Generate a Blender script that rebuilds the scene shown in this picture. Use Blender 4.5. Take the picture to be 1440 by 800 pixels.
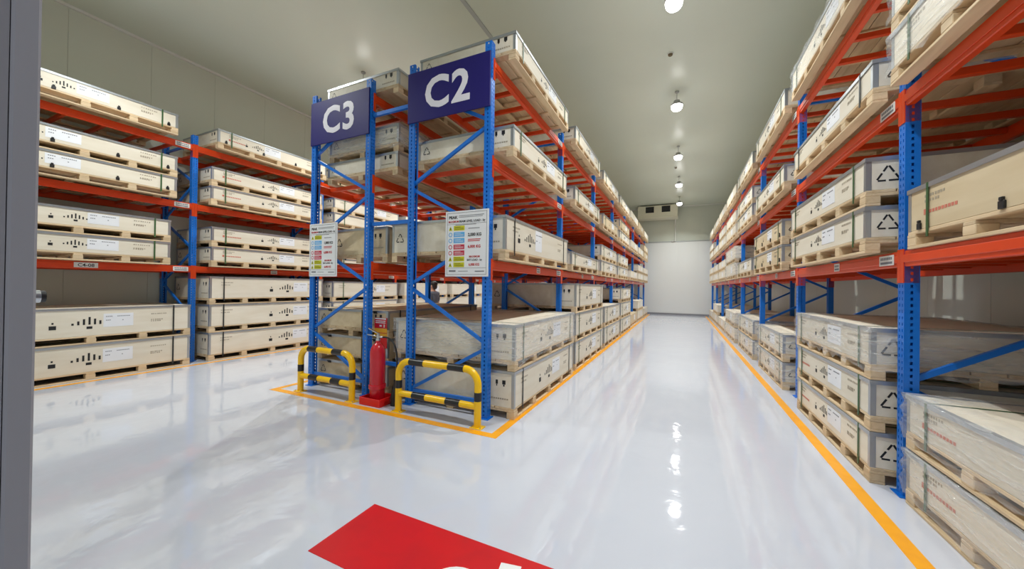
import bpy, bmesh, math, random
from mathutils import Vector, Matrix

random.seed(7)
S = bpy.context.scene
for o in list(bpy.data.objects):
    bpy.data.objects.remove(o)
COL = S.collection

# ------------------------------------------------------------------ camera
F_PX, YAW, PITCH, ROLL, EYE = 507.1, 0.44, 0.0056, 0.0136, 1.6
fw = Vector((-math.sin(YAW) * math.cos(PITCH), math.cos(YAW) * math.cos(PITCH), math.sin(PITCH)))
rt = Vector((math.cos(YAW), math.sin(YAW), 0))
up = rt.cross(fw)
rt2 = rt * math.cos(ROLL) + up * math.sin(ROLL)
up2 = -rt * math.sin(ROLL) + up * math.cos(ROLL)
cd = bpy.data.cameras.new('camera')
cd.sensor_fit = 'HORIZONTAL'
cd.sensor_width = 36
cd.lens = 36 * F_PX / 1440
cd.clip_start = 0.02
cam = bpy.data.objects.new('camera', cd)
COL.objects.link(cam)
m = Matrix((rt2, up2, -fw)).transposed().to_4x4()
m.translation = Vector((0, 0, EYE))
cam.matrix_world = m
S.camera = cam

# ------------------------------------------------------------------ world, exposure
w = bpy.data.worlds.new('world')
S.world = w
w.use_nodes = True
w.node_tree.nodes['Background'].inputs[0].default_value = (0.93, 0.96, 1.0, 1)
w.node_tree.nodes['Background'].inputs[1].default_value = 0.8
S.view_settings.view_transform = 'Standard'
S.view_settings.look = 'None'
S.view_settings.gamma = 1
S.view_settings.use_curve_mapping = False
S.view_settings.exposure = -0.1
LAMP_WATTS = 112.0
LAMP_GLOW = 14.0

# ------------------------------------------------------------------ materials
def lin(c):
    c = c / 255
    return c / 12.92 if c <= 0.04045 else ((c + 0.055) / 1.055) ** 2.4
def rgb(r, g, b):
    return (lin(r), lin(g), lin(b), 1)

MATS = {}
def mat(name, col, rough=0.5, metal=0.0, noise=None, bump=None, rnd=0.0, coat=0.0, spec=0.5):
    """noise=(scale xyz, second colour, amount); bump=(scale xyz, strength)"""
    M = bpy.data.materials.new(name)
    M.use_nodes = True
    nt = M.node_tree
    b = nt.nodes['Principled BSDF']
    b.inputs['Base Color'].default_value = col
    b.inputs['Roughness'].default_value = rough
    b.inputs['Metallic'].default_value = metal
    b.inputs['Coat Weight'].default_value = coat
    b.inputs['Specular IOR Level'].default_value = spec
    L = nt.links.new
    vec = None
    if noise or bump:
        tc = nt.nodes.new('ShaderNodeTexCoord')
        oi = nt.nodes.new('ShaderNodeObjectInfo')
        ml = nt.nodes.new('ShaderNodeMath'); ml.operation = 'MULTIPLY'; ml.inputs[1].default_value = 37.0
        L(oi.outputs['Random'], ml.inputs[0])
        ad = nt.nodes.new('ShaderNodeVectorMath'); ad.operation = 'ADD'
        L(tc.outputs['Object'], ad.inputs[0]); L(ml.outputs[0], ad.inputs[1])
        vec = ad.outputs[0]
    src = None
    if noise:
        sc, c2, amt = noise
        mp = nt.nodes.new('ShaderNodeMapping'); mp.inputs['Scale'].default_value = sc
        L(vec, mp.inputs[0])
        n = nt.nodes.new('ShaderNodeTexNoise'); n.inputs['Scale'].default_value = 1; n.inputs['Detail'].default_value = 5
        n.inputs['Distortion'].default_value = 0.6
        L(mp.outputs[0], n.inputs['Vector'])
        cr = nt.nodes.new('ShaderNodeMapRange'); cr.inputs[1].default_value = 0.38; cr.inputs[2].default_value = 0.72
        cr.inputs[4].default_value = amt
        L(n.outputs[0], cr.inputs[0])
        mx = nt.nodes.new('ShaderNodeMix'); mx.data_type = 'RGBA'
        mx.inputs[6].default_value = col; mx.inputs[7].default_value = c2
        L(cr.outputs[0], mx.inputs[0])
        src = mx.outputs[2]
    if rnd:
        oi2 = nt.nodes.new('ShaderNodeObjectInfo')
        mr = nt.nodes.new('ShaderNodeMapRange'); mr.inputs[3].default_value = 1 - rnd; mr.inputs[4].default_value = 1 + rnd * 0.6
        L(oi2.outputs['Random'], mr.inputs[0])
        hs = nt.nodes.new('ShaderNodeHueSaturation'); hs.inputs['Color'].default_value = col
        L(mr.outputs[0], hs.inputs['Value'])
        if src: L(src, hs.inputs['Color'])
        src = hs.outputs[0]
    if src: L(src, b.inputs['Base Color'])
    if bump:
        mp = nt.nodes.new('ShaderNodeMapping'); mp.inputs['Scale'].default_value = bump[0]
        L(vec, mp.inputs[0])
        n = nt.nodes.new('ShaderNodeTexNoise'); n.inputs['Scale'].default_value = 1; n.inputs['Detail'].default_value = 3
        L(mp.outputs[0], n.inputs['Vector'])
        bp = nt.nodes.new('ShaderNodeBump'); bp.inputs['Strength'].default_value = bump[1]; bp.inputs['Distance'].default_value = 0.02
        L(n.outputs[0], bp.inputs['Height']); L(bp.outputs[0], b.inputs['Normal'])
    MATS[name] = M
    return M

mat('plywood', rgb(234, 226, 208), 0.55, noise=((1.2, 9, 9), rgb(216, 203, 178), 0.5), rnd=0.08)
mat('plywood_kraft', rgb(222, 203, 168), 0.6, noise=((1.2, 9, 9), rgb(202, 178, 138), 0.6), rnd=0.07)
mat('pine', rgb(222, 198, 162), 0.7, noise=((1.5, 14, 14), rgb(190, 160, 118), 0.65), rnd=0.14)
mat('steel_strip', rgb(178, 182, 186), 0.35, 0.75)
mat('rack_orange', rgb(226, 70, 18), 0.36, noise=((3, 3, 3), rgb(208, 58, 14), 0.5))
mat('rack_blue', rgb(18, 116, 216), 0.34, noise=((3, 3, 3), rgb(16, 102, 200), 0.5))
mat('galvanised', rgb(176, 180, 182), 0.4, 0.6)
mat('tag_white', rgb(228, 226, 222), 0.45)
mat('paper', rgb(236, 238, 242), 0.5)
mat('ink', rgb(26, 26, 28), 0.6)
mat('ink_grey', rgb(120, 122, 130), 0.6)
mat('ink_red', rgb(196, 40, 44), 0.6)
mat('ink_faint_red', rgb(206, 120, 100), 0.6)
mat('ink_faint', rgb(168, 156, 136), 0.6)
mat('strap_green', rgb(56, 92, 52), 0.4)
mat('strap_black', rgb(40, 44, 44), 0.4)
mat('clip_black', rgb(24, 24, 26), 0.45)
mat('sign_blue', rgb(34, 27, 108), 0.5, spec=0.3)
mat('sign_white', rgb(238, 236, 246), 0.4)
mat('panel_wall', rgb(214, 218, 206), 0.42, noise=((0.6, 0.6, 0.6), rgb(209, 213, 201), 0.6), bump=((2.0, 2.0, 0.5), 0.05))
mat('panel_white', rgb(230, 232, 230), 0.35)
mat('ceiling_panel', rgb(216, 222, 210), 0.32, noise=((0.4, 0.4, 0.4), rgb(209, 215, 203), 0.6))
mat('trim_pale', rgb(226, 226, 222), 0.4)
mat('jamb_grey', rgb(140, 140, 146), 0.5)
mat('jamb_dark', rgb(84, 86, 92), 0.6)
mat('line_yellow', rgb(250, 172, 20), 0.3, noise=((6, 6, 6), rgb(236, 152, 18), 0.6))
mat('floor_red', rgb(206, 24, 30), 0.3, noise=((5, 5, 5), rgb(190, 30, 34), 0.6))
mat('paint_white', rgb(236, 236, 236), 0.35)
mat('barrier_yellow', rgb(252, 200, 14), 0.28)
mat('barrier_black', rgb(28, 28, 30), 0.3)
mat('fire_red', rgb(204, 22, 40), 0.25, coat=0.3)
mat('tray_red', rgb(222, 26, 22), 0.35)
mat('notice_yellow', rgb(240, 176, 30), 0.4)
mat('rubber', rgb(24, 25, 28), 0.5)
mat('chrome', rgb(206, 208, 210), 0.25, 1.0)
mat('ac_cream', rgb(222, 218, 198), 0.4)
mat('ac_inner_shade', rgb(22, 22, 24), 0.6)
mat('lamp_body', rgb(170, 172, 172), 0.35, 0.5)
mat('detector_brown', rgb(110, 96, 70), 0.5)
mat('chart_yellow', rgb(206, 204, 30), 0.5)
mat('chart_blue', rgb(94, 176, 234), 0.5)
mat('chart_red', rgb(200, 44, 72), 0.5)
mat('skin', rgb(196, 146, 120), 0.55)
mat('hair', rgb(36, 28, 26), 0.6)
mat('shirt', rgb(112, 118, 132), 0.85, noise=((9, 9, 9), rgb(88, 94, 108), 0.6))
mat('trousers', rgb(44, 48, 62), 0.85)
mat('shoe', rgb(30, 30, 32), 0.5)

def make_lamp_mat():
    M = bpy.data.materials.new('lamp_glow'); M.use_nodes = True
    nt = M.node_tree; nt.nodes.remove(nt.nodes['Principled BSDF'])
    e = nt.nodes.new('ShaderNodeEmission')
    e.inputs[0].default_value = (1.0, 0.985, 0.955, 1); e.inputs[1].default_value = LAMP_GLOW
    nt.links.new(e.outputs[0], nt.nodes['Material Output'].inputs[0])
    MATS['lamp_glow'] = M
make_lamp_mat()

def make_film():
    M = bpy.data.materials.new('stretch_film'); M.use_nodes = True
    nt = M.node_tree; L = nt.links.new
    b = nt.nodes['Principled BSDF']
    b.inputs['Base Color'].default_value = (0.93, 0.94, 0.95, 1); b.inputs['Roughness'].default_value = 0.07
    b.inputs['Specular IOR Level'].default_value = 0.9
    tc = nt.nodes.new('ShaderNodeTexCoord')
    mp = nt.nodes.new('ShaderNodeMapping'); mp.inputs['Scale'].default_value = (3, 3, 20); mp.inputs['Rotation'].default_value = (0.12, 0.15, 0)
    L(tc.outputs['Object'], mp.inputs[0])
    n = nt.nodes.new('ShaderNodeTexNoise'); n.inputs['Scale'].default_value = 1; n.inputs['Detail'].default_value = 4; n.inputs['Distortion'].default_value = 1.2
    L(mp.outputs[0], n.inputs['Vector'])
    bp = nt.nodes.new('ShaderNodeBump'); bp.inputs['Strength'].default_value = 1.0; bp.inputs['Distance'].default_value = 0.04
    L(n.outputs[0], bp.inputs['Height']); L(bp.outputs[0], b.inputs['Normal'])
    tr = nt.nodes.new('ShaderNodeBsdfTransparent')
    mr = nt.nodes.new('ShaderNodeMapRange'); mr.inputs[1].default_value = 0.35; mr.inputs[2].default_value = 0.75
    mr.inputs[3].default_value = 0.10; mr.inputs[4].default_value = 0.42
    L(n.outputs[0], mr.inputs[0])
    mx = nt.nodes.new('ShaderNodeMixShader')
    L(mr.outputs[0], mx.inputs[0]); L(tr.outputs[0], mx.inputs[1]); L(b.outputs[0], mx.inputs[2])
    L(mx.outputs[0], nt.nodes['Material Output'].inputs[0])
    MATS['stretch_film'] = M
make_film()

def make_floor_mat():
    M = bpy.data.materials.new('epoxy_floor'); M.use_nodes = True
    nt = M.node_tree; L = nt.links.new
    b = nt.nodes['Principled BSDF']
    tc = nt.nodes.new('ShaderNodeTexCoord')
    n = nt.nodes.new('ShaderNodeTexNoise'); n.inputs['Scale'].default_value = 0.9; n.inputs['Detail'].default_value = 6
    L(tc.outputs['Object'], n.inputs['Vector'])
    mx = nt.nodes.new('ShaderNodeMix'); mx.data_type = 'RGBA'
    mx.inputs[6].default_value = rgb(198, 202, 214); mx.inputs[7].default_value = rgb(208, 211, 221)
    L(n.outputs[0], mx.inputs[0]); L(mx.outputs[2], b.inputs['Base Color'])
    mr = nt.nodes.new('ShaderNodeMapRange'); mr.inputs[3].default_value = 0.03; mr.inputs[4].default_value = 0.08
    L(n.outputs[0], mr.inputs[0]); L(mr.outputs[0], b.inputs['Roughness'])
    n2 = nt.nodes.new('ShaderNodeTexNoise'); n2.inputs['Scale'].default_value = 3.2; n2.inputs['Detail'].default_value = 3; n2.inputs['Distortion'].default_value = 0.8
    L(tc.outputs['Object'], n2.inputs['Vector'])
    bp = nt.nodes.new('ShaderNodeBump'); bp.inputs['Strength'].default_value = 0.06; bp.inputs['Distance'].default_value = 0.05
    L(n2.outputs[0], bp.inputs['Height']); L(bp.outputs[0], b.inputs['Normal'])
    b.inputs['Specular IOR Level'].default_value = 0.85
    MATS['epoxy_floor'] = M
make_floor_mat()

# ------------------------------------------------------------------ mesh helpers
CUBE_F = [(0, 3, 2, 1), (4, 5, 6, 7), (0, 1, 5, 4), (1, 2, 6, 5), (2, 3, 7, 6), (3, 0, 4, 7)]
class MB:
    """collects simple shapes into one mesh"""
    def __init__(s): s.v = []; s.f = []
    def box(s, x0, x1, y0, y1, z0, z1):
        n = len(s.v)
        s.v += [(x0, y0, z0), (x1, y0, z0), (x1, y1, z0), (x0, y1, z0), (x0, y0, z1), (x1, y0, z1), (x1, y1, z1), (x0, y1, z1)]
        s.f += [tuple(n + i for i in q) for q in CUBE_F]
        return s
    def cbox(s, x0, x1, y0, y1, z0, z1, c=0.006):
        """box with chamfered edges"""
        n = len(s.v)
        X, Y, Z = (x0, x1), (y0, y1), (z0, z1)
        sg = (1, -1)
        idx = {}
        for i in (0, 1):
            for j in (0, 1):
                for k in (0, 1):
                    for ax in range(3):
                        d = [c * sg[i], c * sg[j], c * sg[k]]
                        d[ax] = 0
                        idx[i, j, k, ax] = len(s.v)
                        s.v.append((X[i] + d[0], Y[j] + d[1], Z[k] + d[2]))
        def q(*a): s.f.append(tuple(idx[t] for t in a))
        for i in (0, 1):
            q(*[(i, j, k, 0) for j, k in ((0, 0), (1, 0), (1, 1), (0, 1))][::1 if i else -1])
            q(*[(j, i, k, 1) for j, k in ((0, 0), (1, 0), (1, 1), (0, 1))][::-1 if i else 1])
            q(*[(j, k, i, 2) for j, k in ((0, 0), (1, 0), (1, 1), (0, 1))][::1 if i else -1])
        for i in (0, 1):
            for j in (0, 1):
                q((i, j, 0, 0), (i, j, 1, 0), (i, j, 1, 1), (i, j, 0, 1))
                q((i, 0, j, 0), (i, 1, j, 0), (i, 1, j, 2), (i, 0, j, 2))
                q((0, i, j, 1), (1, i, j, 1), (1, i, j, 2), (0, i, j, 2))
                for k in (0, 1):
                    s.f.append((idx[i, j, k, 0], idx[i, j, k, 1], idx[i, j, k, 2]))
        return s
    def bar(s, a, b, t, h):
        """rectangular bar from a to b, t wide, h high"""
        a, b = Vector(a), Vector(b); d = (b - a).normalized()
        ref = Vector((0, 1, 0)) if abs(d.y) < 0.9 else Vector((1, 0, 0))
        p = d.cross(ref).normalized(); q = d.cross(p).normalized()
        n = len(s.v)
        for c in (a, b):
            for i, j in ((-1, -1), (1, -1), (1, 1), (-1, 1)):
                s.v.append(tuple(c + p * i * h / 2 + q * j * t / 2))
        s.f += [tuple(n + i for i in f) for f in CUBE_F]
        return s
    def tube(s, pts, r, seg=12, cap=True):
        pts = [Vector(p) for p in pts]; N = len(pts); n0 = len(s.v)
        rr = r if isinstance(r, (list, tuple)) else [r] * N
        prev = None
        for i, p in enumerate(pts):
            t = (pts[min(i + 1, N - 1)] - pts[max(i - 1, 0)]).normalized()
            if prev is None:
                ref = Vector((0, 0, 1)) if abs(t.z) < 0.9 else Vector((1, 0, 0))
                a = t.cross(ref).normalized()
            else:
                a = (prev - t * prev.dot(t)).normalized()
            prev = a; b = t.cross(a)
            for k in range(seg):
                an = 2 * math.pi * k / seg
                s.v.append(tuple(p + (a * math.cos(an) + b * math.sin(an)) * rr[i]))
        for i in range(N - 1):
            for k in range(seg):
                k2 = (k + 1) % seg
                s.f.append((n0 + i * seg + k, n0 + i * seg + k2, n0 + (i + 1) * seg + k2, n0 + (i + 1) * seg + k))
        if cap:
            s.f.append(tuple(n0 + k for k in range(seg))[::-1])
            s.f.append(tuple(n0 + (N - 1) * seg + k for k in range(seg)))
        return s
    def lathe(s, prof, cx=0, cy=0, seg=24):
        n0 = len(s.v); N = len(prof)
        for r, z in prof:
            for k in range(seg):
                an = 2 * math.pi * k / seg
                s.v.append((cx + r * math.cos(an), cy + r * math.sin(an), z))
        for i in range(N - 1):
            for k in range(seg):
                k2 = (k + 1) % seg
                s.f.append((n0 + i * seg + k, n0 + i * seg + k2, n0 + (i + 1) * seg + k2, n0 + (i + 1) * seg + k))
        s.f.append(tuple(n0 + k for k in range(seg))[::-1])
        s.f.append(tuple(n0 + (N - 1) * seg + k for k in range(seg)))
        return s
    def mesh(s, name, m, smooth=False):
        me = bpy.data.meshes.new(name)
        me.from_pydata(s.v, [], s.f)
        me.materials.append(MATS[m])
        if smooth:
            bm = bmesh.new(); bm.from_mesh(me)
            bmesh.ops.recalc_face_normals(bm, faces=bm.faces)
            for f in bm.faces: f.smooth = True
            for e in bm.edges:
                if len(e.link_faces) == 2 and e.calc_face_angle(0) > 0.6: e.smooth = False
            bm.to_mesh(me); bm.free()
        return me

def obj(name, me, parent=None, loc=(0, 0, 0), rot=(0, 0, 0)):
    o = bpy.data.objects.new(name, me)
    if name in ('print_text', 'print_mark', 'sheet_print', 'tag_print', 'small_print', 'notice_print'): o['kind'] = 'stuff'
    o.location = loc; o.rotation_euler = rot
    COL.objects.link(o)
    if parent is not None: o.parent = parent
    return o
def thing(name, label, cat, loc=(0, 0, 0), rz=0, group=None):
    o = obj(name, None, None, loc, (0, 0, rz)); o.empty_display_size = 0.2
    return tag(o, label, cat, group)
def tag(o, label, cat, group=None):
    o['label'] = label; o['category'] = cat
    if group: o['group'] = group
    return o
def struct(name, me, parent=None, loc=(0, 0, 0)):
    o = obj(name, me, parent, loc); o['kind'] = 'structure'
    return o

def text_mesh(txt, size, m, bold=0.0, depth=0.0006, width=None, center=False, space=1.0):
    cu = bpy.data.curves.new('t', 'FONT'); cu.body = txt; cu.size = size; cu.offset = bold * size
    cu.extrude = depth; cu.resolution_u = 3; cu.space_character = space
    if center: cu.align_x = 'CENTER'
    to = bpy.data.objects.new('t', cu); COL.objects.link(to)
    dg = bpy.context.evaluated_depsgraph_get()
    me = bpy.data.meshes.new_from_object(to.evaluated_get(dg))
    bpy.data.objects.remove(to); bpy.data.curves.remove(cu)
    me.materials.clear(); me.materials.append(MATS[m])
    if width:
        xs = [v.co.x for v in me.vertices]
        k = width / (max(xs) - min(xs))
        for v in me.vertices: v.co.x *= k
    return me

# ------------------------------------------------------------------ layout constants
PITCH_Y = 2.845
ZB = (1.86, 3.12, 4.31)        # beam centre heights
ZTOP = 4.57
H_CEIL, X_LEFT, X_RIGHT, Y_END, Y_NEAR = 6.65, -10.23, 3.12, 24.3, 0.17
DEPTH = 1.26
NB = 7

# ------------------------------------------------------------------ room shell
fl = struct('floor', MB().box(X_LEFT - .2, X_RIGHT + .2, -4.0, Y_END + .2, -0.12, 0).mesh('floor', 'epoxy_floor'))
ce = struct('ceiling', MB().box(X_LEFT - .2, X_RIGHT + .2, -0.1, Y_END + .2, H_CEIL, H_CEIL + .15).mesh('ceiling', 'ceiling_panel'))
struct('trim_1', MB().box(-3.59, -3.51, Y_NEAR, Y_END, H_CEIL - .012, H_CEIL).mesh('trim', 'galvanised'))
struct('trim_2', MB().box(X_LEFT, X_LEFT + .05, Y_NEAR, Y_END, H_CEIL - .05, H_CEIL).mesh('trim', 'trim_pale'))
struct('trim_3', MB().box(X_LEFT + .05, X_RIGHT, Y_END - .05, Y_END, H_CEIL - .05, H_CEIL).mesh('trim', 'trim_pale'))

def panel_wall(name, x0, x1, y0, y1, along, inward, m='panel_wall', z0=0.0, z1=H_CEIL, pw=1.15):
    base = struct(name, MB().box(x0, x1, y0, y1, z0, z1).mesh(name, m))
    a0, a1 = (y0, y1) if along == 'Y' else (x0, x1)
    n = max(1, round((a1 - a0) / pw)); w_ = (a1 - a0) / n
    g = 0.0015
    if along == 'Y':
        face = x1 if inward > 0 else x0
        me = MB().cbox(min(0, inward * .012), max(0, inward * .012), -w_ / 2 + g, w_ / 2 - g, z0, z1, 0.002).mesh('panel', m)
        for i in range(n): obj('panel', me, base, (face, a0 + w_ * (i + .5), 0))
    else:
        face = y1 if inward > 0 else y0
        me = MB().cbox(-w_ / 2 + g, w_ / 2 - g, min(0, inward * .012), max(0, inward * .012), z0, z1, 0.002).mesh('panel', m)
        for i in range(n): obj('panel', me, base, (a0 + w_ * (i + .5), face, 0))
    return base
panel_wall('wall_left', X_LEFT - .12, X_LEFT - .012, Y_NEAR, Y_END, 'Y', 1)
panel_wall('wall_right', X_RIGHT + .012, X_RIGHT + .12, Y_NEAR, Y_END, 'Y', -1)
panel_wall('wall_back', X_LEFT - .12, X_RIGHT + .12, Y_END + .112, Y_END + .22, 'X', -1)
panel_wall('wall_back_lower', X_LEFT, X_RIGHT, Y_END - .012, Y_END + .1, 'X', -1, 'panel_white', 0, 4.47)
struct('trim_4', MB().box(X_LEFT, X_RIGHT, Y_END - .05, Y_END + .1, 4.47, 4.52).mesh('trim', 'galvanised'))
struct('baseboard_back', MB().cbox(X_LEFT, X_RIGHT, Y_END - .06, Y_END - .024, 0, 0.1, .008).mesh('baseboard', 'jamb_grey'))
struct('baseboard_left', MB().cbox(X_LEFT, X_LEFT + .03, Y_NEAR, Y_END - .06, 0, 0.12, .008).mesh('baseboard', 'panel_wall'))
struct('baseboard_right', MB().cbox(X_RIGHT - .03, X_RIGHT, Y_NEAR, Y_END - .06, 0, 0.12, .008).mesh('baseboard', 'panel_wall'))
# near wall with the doorway the view is taken from
struct('wall_front', MB().box(X_LEFT - .12, -0.84, 0.0, Y_NEAR - .002, 0, H_CEIL).box(1.5, X_RIGHT + .12, 0.0, Y_NEAR - .002, 0, H_CEIL)
       .box(-0.84, 1.5, 0.0, Y_NEAR - .002, 3.4, H_CEIL).mesh('wall_front', 'panel_wall'))
d1 = struct('door_1', MB().cbox(-0.84, -0.80, 0.145, Y_NEAR, 0, 3.4, .003).cbox(1.46, 1.5, -0.02, Y_NEAR, 0, 3.4, .003)
            .cbox(-0.80, 1.46, -0.02, Y_NEAR, 3.36, 3.4, .003).mesh('door', 'jamb_grey'))
obj('rebate', MB().box(-0.84, -0.803, -0.02, 0.144, 0, 3.36).mesh('rebate', 'jamb_grey'), d1)
obj('latch', MB().tube([(-0.82, .17, 1.577), (-0.82, .1766, 1.577)], .009, 14).mesh('latch', 'chrome', True), d1)
obj('latch_tip', MB().tube([(-0.82, .1766, 1.577), (-0.82, .1815, 1.577)], .008, 14).mesh('latch_tip', 'clip_black', True), d1)

# painted floor marks
def line(x0, x1, y0, y1, m='line_yellow', name='painted_line', z=.002):
    return obj(name, MB().box(x0, x1, y0, y1, 0, z).mesh(name, m), fl)
line(-5.60, -1.75, 3.37, 3.47)
line(-1.85, -1.75, 3.47, 23.9)
line(-5.60, -5.50, 3.47, 23.9)
line(1.245, 1.345, 0.3, 23.9)
line(-8.56, -8.46, 0.3, 23.9)
line(-2.01, 0.25, 1.45, 1.97, 'floor_red', 'painted_sign')
def disc(cx, cy, r):
    b = MB(); b.lathe([(r, 0.002), (r, 0.0035)], cx, cy, 28); return b
obj('painted_mark', disc(-1.07, 1.585, .17).mesh('painted_mark', 'paint_white'), fl)
obj('painted_mark', MB().bar((-0.87, 1.89, .0025), (-0.80, 1.52, .0025), .12, .002).mesh('painted_mark', 'paint_white'), fl)

# ------------------------------------------------------------------ pallet racks
PW = 0.09                      # upright section
def upright_mesh(holes):
    """C section, open towards -x; perforated face at x = 0, local y from 0 to PW"""
    b = MB(); t = .004; z0, z1 = .006, ZTOP; p = .05 if holes else 0
    if not holes:
        b.box(-t, 0, 0, PW, z0, z1); b.box(-PW, -t, 0, t, z0, z1); b.box(-PW, -t, PW - t, PW, z0, z1)
        b.box(-PW, -PW + t, t, .028, z0, z1); b.box(-PW, -PW + t, PW - .028, PW - t, z0, z1)
        return b.mesh('upright', 'rack_blue')
    cols = [(0, .018), (.030, .060), (.072, PW)]
    for a, c in cols: b.box(-t, 0, a, c, z0, z1)
    fl_ = [(-PW, -.052), (-.036, -t)]
    for y in (0, PW - t):
        for a, c in fl_: b.box(a, c, y, y + t, z0, z1)
    b.box(-PW, -PW + t, t, .028, z0, z1); b.box(-PW, -PW + t, PW - .028, PW - t, z0, z1)
    n = int((z1 - z0) / p)
    for i in range(n + 1):
        za = z0 + i * p; zb = min(za + .026, z1)
        if zb <= za: continue
        b.box(-t, 0, .018, .030, za, zb); b.box(-t, 0, .060, .072, za, zb)
        for y in (0, PW - t): b.box(-.052, -.036, y, y + t, za, zb)
    return b.mesh('upright', 'rack_blue')
UP_HOLES, UP_PLAIN = upright_mesh(True), upright_mesh(False)
FOOT = MB().cbox(-.115, .03, -.03, PW + .03, 0, .008, .002).mesh('foot_plate', 'rack_blue')
BEAM_L = PITCH_Y - PW
BEAM = MB().cbox(-.055, 0, 0, BEAM_L, -.062, .062, .006).cbox(-.0001, .008, 0, BEAM_L, -.030, .030, .003).mesh('beam', 'rack_orange')
CONN = MB().box(-.086, .006, -.004, 0, -.19, .075).box(.0015, .006, -.044, -.004, -.19, .075).mesh('connector', 'rack_orange')
CONN2 = MB().box(-.086, .006, 0, .004, -.19, .075).box(.0015, .006, .004, .044, -.19, .075).mesh('connector', 'rack_orange')
XBAR = MB().cbox(-(DEPTH - .11), 0, -.025, .025, -.03, .03, .005).mesh('cross_bar', 'rack_orange')
def tag_mesh(w_, h_):
    return MB().cbox(.0085, .0105, -w_ / 2, w_ / 2, -h_ / 2, h_ / 2, .0008).mesh('location_tag', 'tag_white')
TAG_A, TAG_B = tag_mesh(.24, .085), tag_mesh(.15, .085)
def tagprint(w_, h_):
    b = MB()
    b.box(.0108, .0112, -w_ * .4, w_ * .4, -h_ * .34, -h_ * .12)
    x = -w_ * .4
    for k in range(7):
        b.box(.0108, .0112, x, x + w_ * .085, h_ * .06, h_ * .32); x += w_ * .115
    return b.mesh('tag_print', 'ink_grey')
TAGP_A, TAGP_B = tagprint(.24, .085), tagprint(.15, .085)
NODES = [.17, .87, 1.59, 2.25, 2.93, 3.60, 4.27]
def brace_meshes():
    out = []
    a, c = -.03, -(DEPTH - .03)
    out.append(MB().bar((a, 0, .19), (c, 0, .19), .035, .045).mesh('brace', 'rack_blue'))
    for i in range(len(NODES) - 1):
        xa, xb = (c, a) if i % 2 == 0 else (a, c)
        out.append(MB().bar((xa, 0, NODES[i] + .02), (xb, 0, NODES[i + 1] - .02), .032, .042).mesh('brace', 'rack_blue'))
    out.append(MB().bar((a, 0, 4.40), (c, 0, 4.40), .035, .045).mesh('brace', 'rack_blue'))
    return out
BRACES = brace_meshes()

def rack(label, xface, yfirst, side, first, nb, near):
    """side +1: aisle face looks to +x; built facing +x and turned round for -1"""
    r = thing('pallet_rack', label, 'rack', (xface, yfirst, 0), 0, 'pallet racks standing in rows')
    sx = side
    for k in range(first, nb + 1):
        y = k * PITCH_Y
        me = UP_HOLES if k in near else UP_PLAIN
        for inner in (0, 1):
            d = -sx * DEPTH if inner else 0
            fdir = sx if not inner else -sx
            u = obj('upright', me, r, (d, y if fdir > 0 else y + PW, 0), (0, 0, 0 if fdir > 0 else math.pi))
            obj('foot_plate', FOOT, u)
        for bm_ in BRACES:
            obj('brace', bm_, r, (0, y + PW / 2, 0), (0, 0, 0 if sx > 0 else math.pi))
        if k == nb: break
        y0 = y + PW
        for li, z in enumerate(ZB):
            for inner in (0, 1):
                d = -sx * DEPTH if inner else 0
                fdir = sx if not inner else -sx
                b = obj('beam', BEAM, r, (d, y0 if fdir > 0 else y0 + BEAM_L, z), (0, 0, 0 if fdir > 0 else math.pi))
                obj('connector', CONN, b); obj('connector', CONN2, b, (0, BEAM_L, 0))
                if not inner:
                    # tag beside the far upright seen from the doorway, and a small one at mid span on the lowest beam
                    if fdir > 0: ye, ym = BEAM_L - .16, BEAM_L * .56
                    else: ye, ym = BEAM_L - .16, BEAM_L * .55
                    t1 = obj('location_tag', TAG_A, b, (0, ye, 0)); obj('tag_print', TAGP_A, t1)
                    if li == 0 and not (xface < -8 and k == -1):
                        t2 = obj('location_tag', TAG_B, b, (0, ym, 0)); obj('tag_print', TAGP_B, t2)
            for q in range(6):
                obj('cross_bar', XBAR, r, (-sx * .055, y0 + BEAM_L * (q + .5) / 6, z + .028), (0, 0, 0 if sx > 0 else math.pi))
    return r
XC2, XC3, XC1, XC4 = -2.10, -5.33, 1.575, -8.93
Y0, Y0R = 3.80, 3.86
rC2 = rack('blue and orange pallet rack under the blue C2 sign', XC2, Y0, 1, 0, NB, (0, 1))
rC3 = rack('blue and orange pallet rack under the blue C3 sign', XC3, Y0, -1, 0, NB, (0,))
rC1 = rack('blue and orange pallet rack across the lamp-lit aisle from the C2 sign', XC1, Y0R, -1, -1, NB, (0, 1))
rC4 = rack('blue and orange pallet rack along wall carrying the C4-08 beam tag', XC4, Y0, 1, -1, NB, (0,))
for k in range(NB + 1):
    for z in (.50, 2.47, 4.05):
        obj('row_spacer', MB().bar((-DEPTH - .005, 0, 0), (-DEPTH - .695, 0, 0), .04, .05).mesh('row_spacer', 'rack_blue') if (k == 0 and z == .5) else bpy.data.meshes['row_spacer'],
            rC2, (0, k * PITCH_Y + .05, z))
# readable beam tag C4-08
tb = obj('location_tag', tag_mesh(.27, .085), rC4, (0, -PITCH_Y + PW + BEAM_L * .49, ZB[0]))
obj('tag_print', text_mesh('C4-08', .075, 'ink', .012, center=True), tb, (.0108, 0, -.026), (math.pi / 2, 0, math.pi / 2))

# ------------------------------------------------------------------ crates
CACHE = {}
def cached(key, fn):
    if key not in CACHE: CACHE[key] = fn()
    return CACHE[key]
ORD = ['first', 'second', 'third', 'fourth', 'fifth', 'sixth', 'seventh', 'eighth']

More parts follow.
